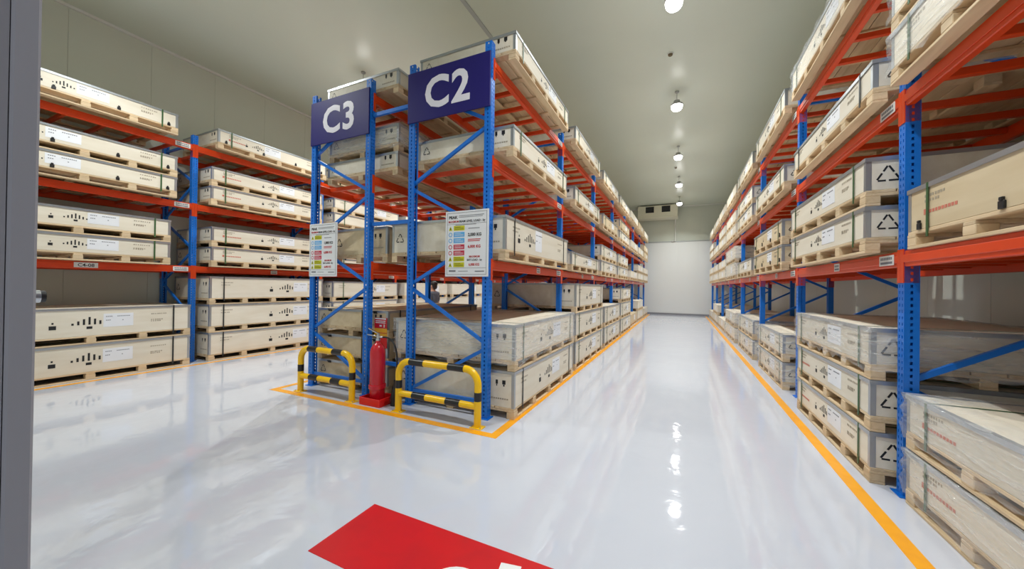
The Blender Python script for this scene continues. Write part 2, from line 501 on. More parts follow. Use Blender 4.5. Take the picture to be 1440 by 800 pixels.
def prints_front(L, W, H, kind):
    """black marks on the long face (local -y), as one flat print"""
    b = MB(); y0, y1 = -W / 2 - .0018, -W / 2 - .0006
    cx = .03 * L; s = min(H * .5, .2)
    if kind != 'kraft':
        for i in range(-3, 4):
            h = s * (1 - abs(i) * .25)
            b.box(cx + i * s * .30 - s * .06, cx + i * s * .30 + s * .06, y0, y1, .42 * H, .42 * H + h * .62)
        b.box(cx - s * .16, cx + s * .16, y0, y1, .26 * H, .26 * H + s * .2)
    bx = cx - s * 1.9
    b.box(bx - s * .18, bx + s * .18, y0, y1, .30 * H, .30 * H + s * .3)
    b.box(bx - s * .05, bx + s * .05, y0, y1, .30 * H + s * .42, .30 * H + s * .55)
    return b.mesh('print_mark', 'ink')
def prints_faint(L, W, H):
    b = MB(); y0, y1 = -W / 2 - .0016, -W / 2 - .0006
    for x, z, l in ((-.42, .74, .16), (-.42, .62, .12), (.28, .70, .16), (.28, .46, .13), (.28, .40, .10)):
        x0 = x * L
        for k in range(int(l / .02)):
            b.box(x0 + k * .028, x0 + k * .028 + random.uniform(.012, .022), y0, y1, z * H, z * H + .018)
    return b.mesh('print_text', 'ink_faint')
def prints_red(L, W, H):
    b = MB(); y0, y1 = -W / 2 - .0016, -W / 2 - .0006
    x0 = -.40 * L
    b.box(x0 - .06, x0 - .025, y0, y1, .33 * H, .33 * H + .04)
    for k in range(9): b.box(x0 + k * .033, x0 + k * .033 + .024, y0, y1, .35 * H, .35 * H + .022)
    return b.mesh('print_text', 'ink_faint_red')
def prints_end(L, W, H, sx, big):
    """marks on an end face: recycling triangle and two handling signs"""
    b = MB(); xs = sorted((sx * (L / 2 + .0006), sx * (L / 2 + .0018))); xm = (xs[0] + xs[1]) / 2
    s = min(.135, H * .5) if big else min(.12, H * .42)
    def toff(v): return v * sx                     # reading direction from outside
    cy = -W / 2 + .14
    zc = .50 * H
    T = [(0, s * .6), (-s * .58, -s * .4), (s * .58, -s * .4)]
    for i in range(3):
        (a0, a1), (c0, c1) = T[i], T[(i + 1) % 3]
        for u0, u1 in ((.06, .40), (.52, .94)):
            p = (xm, toff(cy + a0 + (c0 - a0) * u0), zc + a1 + (c1 - a1) * u0)
            q = (xm, toff(cy + a0 + (c0 - a0) * u1), zc + a1 + (c1 - a1) * u1)
            p, q = Vector(p), Vector(q); d = (q - p).normalized(); nrm = Vector((1, 0, 0)).cross(d) * s * .055
            n = len(b.v)
            b.v += [tuple(p - nrm), tuple(q - nrm), tuple(q + nrm), tuple(p + nrm)]
            b.f.append((n, n + 1, n + 2, n + 3) if sx > 0 else (n + 3, n + 2, n + 1, n))
    for yy, ww in ((W / 2 - .25, .030), (W / 2 - .16, .045)):
        ya = sorted((toff(yy), toff(yy + ww)))
        b.box(xs[0], xs[1], ya[0], ya[1], .66 * H, .66 * H + .05)
        b.box(xs[0], xs[1], ya[0] + ww * .3, ya[1] - ww * .3, .60 * H, .655 * H)
    return b.mesh('print_mark', 'ink')
def prints_end_text(L, W, H, sx):
    b = MB(); xs = sorted((sx * (L / 2 + .0006), sx * (L / 2 + .0016)))
    for k in range(8):
        ya = sorted((sx * (W / 2 - .31 + k * .03), sx * (W / 2 - .31 + k * .03 + .022)))
        b.box(xs[0], xs[1], ya[0], ya[1], .22 * H, .22 * H + .018)
    return b.mesh('print_text', 'ink_faint')

def film_mesh(L, W, P, H):
    b = MB(); nx, ny, nz = 22, 12, 6
    e = .012
    rng = random.Random(int(L * 100 + W * 10 + H * 1000))
    bm = bmesh.new()
    z0, z1 = P * .55, P + H + .004
    def grid(o, u, v, nu, nv):
        vs = [[bm.verts.new(Vector(o) + Vector(u) * (i / nu) + Vector(v) * (j / nv)) for i in range(nu + 1)] for j in range(nv + 1)]
        for j in range(nv):
            for i in range(nu): bm.faces.new((vs[j][i], vs[j][i + 1], vs[j + 1][i + 1], vs[j + 1][i]))
    x, y = L / 2 + e, W / 2 + e
    grid((-x, -y, z0), (2 * x, 0, 0), (0, 0, z1 - z0), nx, nz); grid((x, y, z0), (-2 * x, 0, 0), (0, 0, z1 - z0), nx, nz)
    grid((x, -y, z0), (0, 2 * y, 0), (0, 0, z1 - z0), ny, nz); grid((-x, y, z0), (0, -2 * y, 0), (0, 0, z1 - z0), ny, nz)
    # the film folds over the rim of the lid
    r = .22
    for o, u, v in (((-x, -y, z1), (2 * x, 0, 0), (0, r, 0)), ((x, y, z1), (-2 * x, 0, 0), (0, -r, 0)),
                    ((x, -y, z1), (0, 2 * y, 0), (-r, 0, 0)), ((-x, y, z1), (0, -2 * y, 0), (r, 0, 0))):
        grid(o, u, v, nx, 2)
    bmesh.ops.remove_doubles(bm, verts=bm.verts, dist=.001)
    for v in bm.verts:
        if v.co.z < z0 + .001: v.co.z += rng.uniform(-.03, .03)
        n = Vector((v.co.x / x if abs(abs(v.co.x) - x) < .01 else 0, v.co.y / y if abs(abs(v.co.y) - y) < .01 else 0, 0))
        v.co += n * rng.uniform(-.006, .018)
        if v.co.z > z1 - .001: v.co.z += rng.uniform(0, .006)
    me = bpy.data.meshes.new('stretch_film'); bm.to_mesh(me); bm.free()
    me.materials.append(MATS['stretch_film'])
    for p in me.polygons: p.use_smooth = True
    return me

def crate(L, W, T, loc, rz, label, lod=2, kind='plain', film=False, sheet=.0, nblk=5, strap='green', big_end=False, red=False, group=None, kicks=False, swh=None, fan=True):
    """L long side, W depth, T total height incl. pallet foot. lod 2: pallet boards and blocks one by one; 1: some parts; 0: far"""
    P = .13 if T > .36 else .12
    H = T - P - (.018 if film else .004)
    wood = 'plywood_kraft' if kind == 'kraft' else 'plywood'
    key = (round(L, 3), round(W, 3), round(T, 3))
    c = thing('wooden_crate', label, 'crate', loc, rz, group)
    bt, dt = .022, .024        # bottom board / deck thickness
    if lod >= 2:
        bb = cached(('bb', L), lambda: MB().cbox(-L / 2, L / 2, -.05, .05, 0, bt, .003).mesh('bottom_board', 'pine'))
        bl = cached(('bl', P), lambda: MB().cbox(-.055, .055, -.05, .05, bt, P - dt * 2, .004).mesh('block', 'pine'))
        sb = cached(('sb', W, P), lambda: MB().cbox(-.05, .05, -W / 2, W / 2, P - dt * 2, P - dt, .003).mesh('stringer_board', 'pine'))
        dk = cached(('dk', L, P, W), lambda: MB().cbox(-L / 2, L / 2, -W / 14.6, W / 14.6, P - dt, P, .003).mesh('deck_board', 'pine'))
        ys = (-W / 2 + .05, 0, W / 2 - .05)
        for y in ys: obj('bottom_board', bb, c, (0, y, 0))
        for i in range(nblk):
            x = (-L / 2 + .055) + (L - .11) * i / (nblk - 1)
            obj('stringer_board', sb, c, (x if abs(x) < L / 2 - .06 else math.copysign(L / 2 - .05, x), 0, 0))
            for y in ys: obj('block', bl, c, (x, y, 0))
        for i in range(7):
            obj('deck_board', dk, c, (0, -W / 2 + W * (i + .5) / 7, 0))
    else:
        def pal():
            b = MB()
            for y in (-W / 2 + .05, 0, W / 2 - .05):
                b.box(-L / 2, L / 2, y - .05, y + .05, 0, bt)
                for i in range(nblk):
                    x = (-L / 2 + .055) + (L - .11) * i / (nblk - 1)
                    b.box(x - .055, x + .055, y - .05, y + .05, bt, P - dt)
            for i in range(5):
                y = -W / 2 + W * (i + .5) / 5
                b.box(-L / 2, L / 2, y - W / 10.6, y + W / 10.6, P - dt, P)
            return b.mesh('pallet', 'pine')
        obj('pallet', cached(('pal', key, nblk), pal), c)
    e = .006
    lt = .02
    body = obj('body', cached(('body', key, wood), lambda: MB().cbox(-L / 2 + e, L / 2 - e, -W / 2 + e, W / 2 - e, P, P + H - lt, .005).mesh('body', wood)), c)
    lid = obj('lid', cached(('lid', key, wood), lambda: MB().cbox(-L / 2, L / 2, -W / 2, W / 2, P + H - lt, P + H, .004).mesh('lid', wood)), c)
    Hb = H - lt
    L2, W2 = L - 2 * e, W - 2 * e
    if lod >= 1:
        # folded steel strips along the upright corners and the lid rim
        es = cached(('es', Hb, P), lambda: MB().box(-.035, .0025, -.0025, 0, P, P + Hb).box(0, .0025, 0, .035, P, P + Hb).mesh('corner_strip', 'steel_strip'))
        for sx_, sy_, ang in ((1, -1, 0), (1, 1, math.pi / 2), (-1, 1, math.pi), (-1, -1, -math.pi / 2)):
            obj('corner_strip', es, body, (sx_ * L2 / 2, sy_ * W2 / 2, 0), (0, 0, ang))
        def rim():
            b = MB(); z0, z1 = P + H - lt - .012, P + H + .0015; a = .0025
            for s_ in (-1, 1):
                y_ = s_ * (W / 2 + a / 2)
                b.box(-L / 2 - a, L / 2 + a, y_ - a / 2, y_ + a / 2, z0, z1)
                b.box(-L / 2, L / 2, min(s_ * W / 2, s_ * (W / 2 - .03)), max(s_ * W / 2, s_ * (W / 2 - .03)), z1 - .0015, z1)
                x_ = s_ * (L / 2 + a / 2)
                b.box(x_ - a / 2, x_ + a / 2, -W / 2, W / 2, z0, z1)
                b.box(min(s_ * L / 2, s_ * (L / 2 - .03)), max(s_ * L / 2, s_ * (L / 2 - .03)), -W / 2 + .03, W / 2 - .03, z1 - .0015, z1)
            return b.mesh('lid_rim', 'steel_strip')
        obj('lid_rim', cached(('rim', key), rim), lid)
    # paper sheet on the long face
    sw, sh = swh or (.36, min(.22, Hb * .66))
    sx0 = L * .12 + sheet
    sz = P + Hb * .55
    sm = cached(('sheet', sw, sh), lambda: MB().box(-sw / 2, sw / 2, -.0022, 0, -sh / 2, sh / 2).mesh('label_sheet', 'paper'))
    so = obj('label_sheet', sm, body, (sx0, -W2 / 2, sz))
    if lod >= 1:
        def stx():
            b = MB()
            for z, x0, n in ((.26, -.42, 4), (.26, -.05, 8), (-.02, -.42, 3), (-.05, .12, 1)):
                for k in range(n): b.box(sw * x0 + k * .02, sw * x0 + k * .02 + .014, -.003, -.0022, sh * z, sh * z + .012)
            return b.mesh('sheet_print', 'ink_grey')
        obj('sheet_print', cached(('stx', sw, sh), stx), so)
        if fan: obj('print_mark', cached(('pf', key, kind), lambda: prints_front(L2, W2, Hb, kind)), body, (sheet - .10, 0, P))
        obj('print_text', cached(('pt', key), lambda: prints_faint(L2, W2, Hb)), body, (0, 0, P))
        if red: obj('print_text', cached(('pr', key), lambda: prints_red(L2, W2, Hb)), body, (0, 0, P))
        for s_ in (-1, 1):
            obj('print_mark', cached(('pe', key, s_, big_end), lambda: prints_end(L2, W2, Hb, s_, big_end)), body, (0, 0, P))
            obj('print_text', cached(('pet', key, s_), lambda: prints_end_text(L2, W2, Hb, s_)), body, (0, 0, P))
        sm_ = 'strap_green' if strap == 'green' else 'strap_black'
        def strap_m():
            b = MB(); a = .0045; w2 = .011
            for s_ in (-1, 1):
                yy = s_ * (W / 2 + a / 2)
                b.box(-w2, w2, yy - a / 2, yy + a / 2, P - .06, P + H + .003)
            b.box(-w2, w2, -W / 2, W / 2, P + H + .0015, P + H + .0035)
            return b.mesh('strap', sm_)
        stm = cached(('strap', key, sm_), strap_m)
        for x in ((-L * .40, L * .40) if lod >= 2 else (-L * .36,)): obj('strap', stm, c, (x, 0, 0))
    if kicks:
        km = cached(('clip',), lambda: MB().cbox(-.022, .022, -.012, 0, -.01, .035, .003).cbox(-.012, .012, -.014, 0, .035, .055, .002).mesh('clip', 'clip_black'))
        for x in (-L * .44, -L * .14, L * .16, L * .44): obj('clip', km, c, (x, -W2 / 2, P + .012))
        if kind == 'kraft':
            def end_strap():
                b = MB(); a = .0045
                for s_ in (-1, 1):
                    xx = s_ * (L / 2 + a / 2)
                    b.box(xx - a / 2, xx + a / 2, -.010, .010, P - .06, P + H + .003)
                return b.mesh('end_strap', 'strap_black')
            esm = cached(('end_strap', key), end_strap)
            obj('end_strap', esm, c, (0, W * .16, 0))
            km2 = cached(('end_clip',), lambda: MB().cbox(-.012, .012, -.03, .03, -.012, .022, .003).cbox(-.016, .010, -.05, -.012, .006, .020, .002).mesh('ratchet', 'clip_black'))
            for s_ in (-1, 1):
                for yy in (-W * .30, W * .34): obj('ratchet', km2, c, (s_ * (L / 2 + .004), yy, P + H - .03), (0, 0, 0 if s_ > 0 else math.pi))
    if film:
        obj('stretch_film', cached(('film', key), lambda: film_mesh(L, W, P, H)), c)
    return c

LEVEL_Z = (0.0, ZB[0] + .0625, ZB[1] + .0625, ZB[2] + .0625)
LEVEL_N = ('on the floor', 'on the lowest shelf', 'on the middle shelf', 'on the top shelf')
RACKS = {
    'C2': dict(side=1, y0=Y0, x=XC2, n='C2'), 'C3': dict(side=-1, y0=Y0, x=XC3, n='C3'),
    'C1': dict(side=-1, y0=Y0R, x=XC1, n='opposite C2'), 'C4': dict(side=1, y0=Y0, x=XC4, n='C4')}
def stack(row, bay, level, items, lod, over=.24, off=.14):
    """items: bottom to top, dicts(L,W,T,...). over: overhang in front of the uprights; off: start after the upright"""
    R_ = RACKS[row]; side = R_['side']
    z = LEVEL_Z[level]; n = len(items)
    for i, it in enumerate(items):
        it = dict(it)
        L, W, T = it.pop('L'), it.pop('W'), it.pop('T')
        ov = it.pop('over', over); of = it.pop('off', off); dx = it.pop('dy', 0)
        y = R_['y0'] + bay * PITCH_Y + of + L / 2 + dx
        x = R_['x'] + side * ov - side * W / 2
        rz = math.pi / 2 if side > 0 else -math.pi / 2
        k = it.get('kind', 'plain')
        adj = 'film-wrapped' if it.get('film') else ('brown plywood' if k == 'kraft' else 'pale plywood')
        pos = '' if n == 1 else (('upper of two' if i else 'lower of two') if n == 2 else ('bottom of three', 'middle of three', 'top of three')[i])
        fb = bay + 1 if row in ('C1', 'C4') else bay
        where = 'rack ' + R_['n'] if row != 'C1' else 'rack ' + R_['n']
        lab = f"{adj} crate, {pos + ' ' if pos else 'alone '}{LEVEL_N[level]}, {ORD[fb]} bay of {where}"
        crate(L, W, T, (x, y, z), rz, lab, lod=lod, group=f'crates on rack {R_["n"]}', **it)
        z += T

def D(L, W, T, **k): return dict(L=L, W=W, T=T, **k)
# ---- C2, first bays measured from the photograph
stack('C2', 0, 0, [D(2.57, 1.86, .575, strap='black'), D(2.62, 1.86, .575, film=True)], 2, .30, .13)
stack('C2', 0, 1, [D(2.62, 1.80, .55, sheet=-.50, strap='black', swh=(.26, .30))], 2, .17, .10)
stack('C2', 0, 2, [D(2.24, 1.46, .39)], 2, .24, .14)
stack('C2', 0, 3, [D(2.24, 1.46, .345)], 2, .25, .15)
stack('C2', 1, 0, [D(2.6, 1.7, .55), D(2.6, 1.7, .55), D(2.6, 1.86, .58, strap='black')], 2, .27, .14)
stack('C2', 1, 1, [D(2.45, 1.46, .38)], 2, .17, .16)
stack('C2', 1, 2, [D(2.30, 1.46, .38)], 2, .22, .16)
stack('C2', 1, 3, [D(2.30, 1.46, .36)], 2, .22, .16)
stack('C2', 2, 0, [D(2.5, 1.6, .55), D(2.5, 1.6, .55)], 1, .27, .16)
stack('C2', 2, 1, [D(2.4, 1.46, .42), D(2.4, 1.46, .42)], 1, .16, .18)
stack('C2', 2, 2, [D(2.4, 1.46, .40, kind='kraft')], 1, .20, .18)
stack('C2', 2, 3, [D(2.4, 1.46, .36)], 1, .20, .18)
stack('C2', 3, 0, [D(2.5, 1.6, .55), D(2.5, 1.6, .55), D(2.4, 1.46, .50)], 1, .27, .16)
stack('C2', 3, 1, [D(2.4, 1.46, .42), D(2.4, 1.46, .42)], 1, .16, .18)
stack('C2', 3, 2, [D(2.4, 1.46, .38), D(2.4, 1.46, .38, kind='kraft')], 1, .20, .18)
stack('C2', 3, 3, [D(2.4, 1.46, .36)], 1, .20, .18)
for b_, cfg in ((4, (1, 1, 1, 1)), (5, (2, 2, 1, 1)), (6, (1, 2, 2, 1))):
    for lv in range(4):
        stack('C2', b_, lv, [D(2.4, 1.46, .5 if lv == 0 else .4, kind='kraft' if (b_ + lv) % 4 == 0 else 'plain')] * cfg[lv], 0, .22, .18)
# ---- C3
stack('C3', 0, 0, [D(2.5, 1.50, .407, kind='kraft', strap='black', kicks=True)] * 3, 2, 0.0, .15)
stack('C3', 0, 1, [D(2.5, 1.15, .53, kind='kraft', strap='black', over=-.32)], 2, 0, .15)
stack('C3', 0, 2, [D(2.4, 1.46, .34, over=-.18), D(2.2, 1.43, .41, film=True, over=-.22)], 2, 0, .15)
stack('C3', 0, 3, [D(2.3, 1.48, .345, over=-.15)], 2, 0, .15)
for b_ in range(1, 7):
    cfg = [(2, 1, 1, 1), (1, 1, 2, 1), (2, 1, 1, 1), (1, 2, 1, 1), (2, 1, 2, 1), (2, 1, 1, 1)][b_ - 1]
    for lv in range(4):
        stack('C3', b_, lv, [D(2.4, 1.46, .52 if lv == 0 else .4)] * cfg[lv], 1 if b_ == 1 else 0, -.10, .18)
# ---- C4 (bay -1 is the one next to the doorway)
stack('C4', -1, 0, [D(2.6, 1.4, .58, strap='black'), D(2.6, 1.4, .585, strap='black')], 2, .28, .14)
stack('C4', -1, 1, [D(2.28, 1.4, .415), D(2.28, 1.4, .415)], 2, .28, .14)
stack('C4', -1, 2, [D(2.34, 1.4, .39, sheet=-.5, kicks=True), D(2.34, 1.4, .39, sheet=-.5, kicks=True)], 2, .28, .16)
stack('C4', -1, 3, [D(2.34, 1.4, .39, sheet=-.2, kicks=True)], 2, .28, .16)
stack('C4', 0, 0, [D(2.55, 1.4, .575, strap='black', sheet=.35)] * 3, 2, .28, .20)
stack('C4', 0, 1, [D(2.5, 1.4, .41, red=True)] * 2, 2, .28, .22)
stack('C4', 0, 2, [D(2.5, 1.4, .39, red=True)] * 2, 2, .28, .20)
stack('C4', 0, 3, [D(2.5, 1.4, .40, red=True, sheet=-.45, kicks=True)], 2, .28, .30)
for b_ in range(1, 7):
    cfg = [(3, 2, 2, 1), (3, 1, 2, 1), (3, 2, 1, 1), (2, 2, 2, 1), (3, 1, 1, 1), (2, 2, 1, 1)][b_ - 1]
    for lv in range(4):
        stack('C4', b_, lv, [D(2.5, 1.4, .56 if lv == 0 else .40, sheet=.2)] * cfg[lv], 1 if b_ == 1 else 0, .28, .2)
# ---- C1 (bay -1 is the one beside the doorway)
stack('C1', -1, 0, [D(2.5, 1.4, .42, film=True, red=True, fan=False), D(2.5, 1.4, .42, film=True, red=True, fan=False)], 2, .02, .26)
stack('C1', -1, 1, [D(2.5, 1.4, .45, red=True, kicks=True, kind='kraft', fan=False)], 2, .02, .26)
stack('C1', -1, 2, [D(2.5, 1.4, .40, film=True), D(2.5, 1.4, .40, film=True)], 2, .13, .24)
stack('C1', 0, 0, [D(2.1, 1.36, .43, big_end=True, red=True), D(2.1, 1.36, .43, big_end=True, red=True), D(2.14, 1.36, .45, film=True, big_end=True)], 2, .14, .16)
stack('C1', 0, 1, [D(2.3, 1.38, .395, big_end=True), D(2.3, 1.38, .41, big_end=True)], 2, .18, .16)
stack('C1', 0, 2, [D(2.35, 1.38, .37, strap='black')], 2, .14, .16)
stack('C1', 0, 3, [D(2.5, 1.38, .42, film=True)], 2, .14, .16)
stack('C1', 1, 0, [D(2.0, 1.36, .45, film=True), D(2.0, 1.36, .45, film=True)], 2, .10, .40)
stack('C1', 1, 1, [D(2.4, 1.36, .40, kind='kraft', kicks=True)] * 2, 2, .16, .22)
stack('C1', 1, 2, [D(2.4, 1.36, .40)], 2, .14, .22)
stack('C1', 1, 3, [D(2.4, 1.36, .40)], 2, .14, .22)
stack('C1', 2, 0, [D(2.3, 1.36, .46, film=True)] * 2, 1, .10, .25)
stack('C1', 2, 1, [D(2.3, 1.36, .42)], 1, .14, .25)
stack('C1', 2, 2, [D(2.4, 1.36, .40)] * 2, 1, .14, .22)
stack('C1', 2, 3, [D(2.4, 1.36, .40)], 1, .14, .22)
for b_ in range(3, 7):
    cfg = [(2, 2, 2, 1), (1, 2, 2, 1), (2, 2, 1, 1), (1, 2, 2, 1)][b_ - 3]
    for lv in range(4):
        flm = (b_ == 3 and lv <= 1)
        stack('C1', b_, lv, [D(2.4, 1.36, .46 if lv == 0 else (.50 if flm else .40), film=flm)] * cfg[lv], 0, .14, .2)

# ------------------------------------------------------------------ rack signs and charts
def rack_sign(txt, x0, x1, label):
    t = thing('aisle_sign', label, 'sign', ((x0 + x1) / 2, Y0 - .012, 3.77))
    hw = (x1 - x0) / 2
    obj('board', MB().cbox(-hw, hw, -.010, .010, 0, .67, .003).mesh('board', 'sign_blue'), t)
    tm = text_mesh(txt, .56, 'sign_white', .027, .0015, center=True, space=1.1)
    o = obj('lettering', tm, t, (0, -.0112, .15), (math.pi / 2, 0, 0))
rack_sign('C2', -3.37, -2.105, 'dark blue board with white letters C2 at the rack top')
rack_sign('C3', -5.33, -4.085, 'dark blue board with white letters C3 at the rack top')

def load_chart(x0, label, kg):
    t = thing('load_chart', label, 'sign', (x0, Y0 - .010, 1.715))
    W_, H_ = .625, .82
    obj('board', MB().cbox(0, W_, -.004, .006, 0, H_, .002).mesh('board', 'paper'), t)
    def rect(name, m, rects):
        b = MB()
        for x, z, w_, h_ in rects: b.box(x, x + w_, -.0055, -.004, z, z + h_)
        obj(name, b.mesh(name, m), t)
    a, c = .025, .004
    rect('frame_line', 'ink_grey', [(a, a, W_ - 2 * a, c), (a, H_ - a, W_ - 2 * a, c), (a, a, c, H_ - 2 * a), (W_ - a - c, a, c, H_ - 2 * a), (a, .105, W_ - 2 * a, .003), (a, .655, W_ - 2 * a, .003)])
    rows = [('chart_yellow', .575), ('chart_blue', .495), ('chart_blue', .42), ('chart_red', .34), ('chart_red', .265), ('chart_yellow', .19), ('chart_yellow', .118)]
    for i, (mm, z) in enumerate(rows):
        rect('panel_block', mm, [(.125, z, .16, .06)])
        if i in (0, 5, 6):
            b = MB(); n = [(.05, z + .002), (.105, z + .002), (.0775, z + .058)]
            b.v = [(x, -.0055, zz) for x, zz in n] + [(x, -.004, zz) for x, zz in n]
            b.f = [(0, 1, 2), (5, 4, 3), (0, 3, 4, 1), (1, 4, 5, 2), (2, 5, 3, 0)]
            obj('pictogram', b.mesh('pictogram', 'chart_yellow'), t)
            rect('pictogram_mark', 'ink', [])if False else None
            b2 = MB().box(.071, .084, -.0062, -.0055, z + .012, z + .036)
            obj('pictogram_mark', b2.mesh('pictogram_mark', 'ink'), t)
        else:
            b = MB(); seg = 20; r1, r0 = .028, .019
            cx, cz = .0775, z + .03
            for k in range(seg):
                an = 2 * math.pi * k / seg
                b.v += [(cx + r1 * math.cos(an), -.0055, cz + r1 * math.sin(an)), (cx + r0 * math.cos(an), -.0055, cz + r0 * math.sin(an))]
            for k in range(seg):
                q = (k + 1) % seg
                b.f.append((2 * k, 2 * q, 2 * q + 1, 2 * k + 1))
            obj('pictogram', b.mesh('pictogram', 'chart_blue' if i < 3 else 'chart_red'), t)
        nl = MB()
        for q in range(3): nl.box(.14, .14 + .13 * (1 if q < 2 else .7), -.0062, -.0055, z + .014 + q * .014, z + .018 + q * .014)
        obj('small_print', nl.mesh('small_print', 'ink' if i in (0, 5, 6) else 'paper'), t)
    def txt(s, x, z, size, m, bold=.02, width=None):
        obj('lettering', text_mesh(s, size, m, bold, .0005, width), t, (x, -.0055, z), (math.pi / 2, 0, 0))
    txt('PEAK', .05, .725, .05, 'ink', .03, .13)
    txt('MAXIMUM', .045, .675, .038, 'ink_red', .02, .15)
    txt('BEAM LEVEL LOAD - kg', .205, .675, .038, 'ink', .02, .37)
    rect('small_print', 'ink_grey', [(.20, .755, .36, .006), (.20, .737, .34, .005), (.15, .642, .30, .006), (.34, .592, .16, .008), (.06, .06, .10, .02), (.20, .065, .14, .006), (.44, .06, .13, .012)])
    txt(kg, .335, .50, .052, 'ink', .03, .19)
    rect('small_print', 'ink_red', [(.335, .455, .18, .009), (.335, .435, .17, .009)])
    txt('6,000 KG', .335, .355, .048, 'ink_red', .03, .18)
    txt('MAXIMUM', .355, .235, .034, 'ink_red', .02, .15)
    txt('BAY LOAD - kg', .325, .195, .034, 'ink', .02, .21)
    txt('6,000 KG', .35, .135, .042, 'ink_red', .03, .15)
load_chart(-2.727, 'white load chart with coloured rows on the C2 rack frame', '2,000 KG')
load_chart(-5.33, 'white load chart with coloured rows on the C3 rack frame', '1,000 KG')

# ------------------------------------------------------------------ end barriers
def barrier(xa, xb, label):
    t = thing('guard_barrier', label, 'barrier', ((xa + xb) / 2, 3.54, 0), 0, 'yellow and black guard rails')
    h = (xb - xa) / 2; r = .042; Z = .645; R_ = .17
    pts = [(-h, 0, .008), (-h, 0, Z - R_)]
    for k in range(1, 9):
        a = math.pi / 2 * k / 8
        pts.append((-h + R_ - R_ * math.cos(a), 0, Z - R_ + R_ * math.sin(a)))
    pts += [(-p[0], 0, p[2]) for p in pts[::-1]]
    obj('hoop', MB().tube(pts, r, 16).mesh('hoop', 'barrier_yellow', True), t)
    obj('lower_rail', MB().tube([(-h + r * .5, 0, .235), (h - r * .5, 0, .235)], r * .94, 16).mesh('lower_rail', 'barrier_yellow', True), t)
    def band(a, b_): obj('black_band', MB().tube([a, b_], r + .0012, 16).mesh('black_band', 'barrier_black', True), t)
    for s_ in (-1, 1): band((s_ * h, 0, .30), (s_ * h, 0, .40))
    L_ = 2 * (h - R_)
    band((-L_ / 2 + .01, 0, Z), (-L_ / 2 + .01 + L_ * .27, 0, Z)); band((L_ / 2 - .01 - L_ * .27, 0, Z), (L_ / 2 - .01, 0, Z))
    l2 = 2 * h
    band((-h + l2 * .20, 0, .235), (-h + l2 * .37, 0, .235)); band((h - l2 * .37, 0, .235), (h - l2 * .20, 0, .235))
    for s_ in (-1, 1):
        p = obj('base_plate', MB().cbox(-.075, .075, -.06, .06, 0, .010, .002).mesh('base_plate', 'barrier_yellow'), t, (s_ * h, 0, 0))
        for bx_, by_ in ((-.055, -.04), (.055, -.04)):
            obj('bolt', MB().lathe([(.010, .010), (.010, .018), (.006, .022)], bx_, by_, 8).mesh('bolt', 'chrome'), p)
barrier(-3.235, -2.075, 'yellow and black guard rail in front of the C2 rack frame')
barrier(-5.13, -4.06, 'yellow and black guard rail in front of the C3 rack frame')

# ------------------------------------------------------------------ fire extinguisher
tr = thing('extinguisher_tray', 'red metal tray on the floor under the fire extinguisher', 'tray', (-3.70, 3.66, 0))
obj('tray_body', MB().cbox(-.19, .17, -.15, .15, 0, .018, .004).cbox(-.19, .17, -.15, -.135, .018, .10, .003).cbox(-.19, .17, .135, .15, .018, .10, .003)
    .cbox(-.19, -.175, -.135, .135, .018, .10, .003).cbox(.155, .17, -.135, .135, .018, .10, .003).mesh('tray_body', 'tray_red'), tr)
ex = thing('fire_extinguisher', 'tall red fire extinguisher with black hose and horn between the guard rails', 'extinguisher', (-3.72, 3.66, .018))
R_ = .100
prof = [(R_ * .9, 0), (R_, .02), (R_, .66)] + [(R_ * math.cos(a), .66 + .14 * math.sin(a)) for a in [math.pi / 2 * k / 8 for k in range(1, 7)]] + [(.030, .80), (.028, .83)]
obj('cylinder', MB().lathe(prof, 0, 0, 32).mesh('cylinder', 'fire_red', True), ex)
obj('band', MB().lathe([(R_ + .003, .18), (R_ + .012, .185), (R_ + .012, .235), (R_ + .003, .24)], 0, 0, 32).mesh('band', 'fire_red', True), ex)
v = obj('valve', MB().lathe([(.030, .825), (.030, .85), (.022, .855), (.022, .90), (.016, .91)], 0, 0, 16).tube([(0, 0, .875), (.075, .01, .875)], .014, 10).mesh('valve', 'chrome', True), ex)
obj('carry_handle', MB().bar((-.02, 0, .885), (-.17, -.02, .90), .024, .012).mesh('carry_handle', 'chrome'), v)
obj('squeeze_lever', MB().bar((.02, 0, .915), (-.15, -.02, .985), .024, .010).mesh('squeeze_lever', 'chrome'), v)
obj('safety_pin', MB().tube([(-.03, -.03, .90), (-.03, .03, .90)], .004, 8).tube([(-.03 + .02 * math.cos(a), -.045 + .018 * math.sin(a), .90) for a in [k * .6 for k in range(11)]], .003, 6).mesh('safety_pin', 'chrome'), v)
hose = []
P0, P1, P2, P3 = Vector((.075, .01, .875)), Vector((.30, .05, .90)), Vector((.36, .02, .62)), Vector((.285, .03, .30))
for k in range(17):
    u = k / 16
    hose.append(P0 * (1 - u) ** 3 + P1 * 3 * u * (1 - u) ** 2 + P2 * 3 * u * u * (1 - u) + P3 * u ** 3)
ho = obj('hose', MB().tube(hose, .012, 10).mesh('hose', 'rubber', True), ex)
obj('horn', MB().tube([(.285, .03, .32), (.284, .03, .24), (.282, .03, .20), (.278, .03, .10), (.276, .03, -.017)], [.016, .022, .038, .050, .052], 16).mesh('horn', 'rubber', True), ex)
nt_ = thing('fire_notice', 'red and yellow fire notice on the crates behind the extinguisher', 'sign', (-3.96, 3.942, .60))
obj('notice_top', MB().box(-.12, .12, 0, .004, .37, .52).mesh('notice_top', 'fire_red'), nt_)
obj('notice_middle', MB().box(-.12, .12, 0, .004, .23, .37).mesh('notice_middle', 'notice_yellow'), nt_)
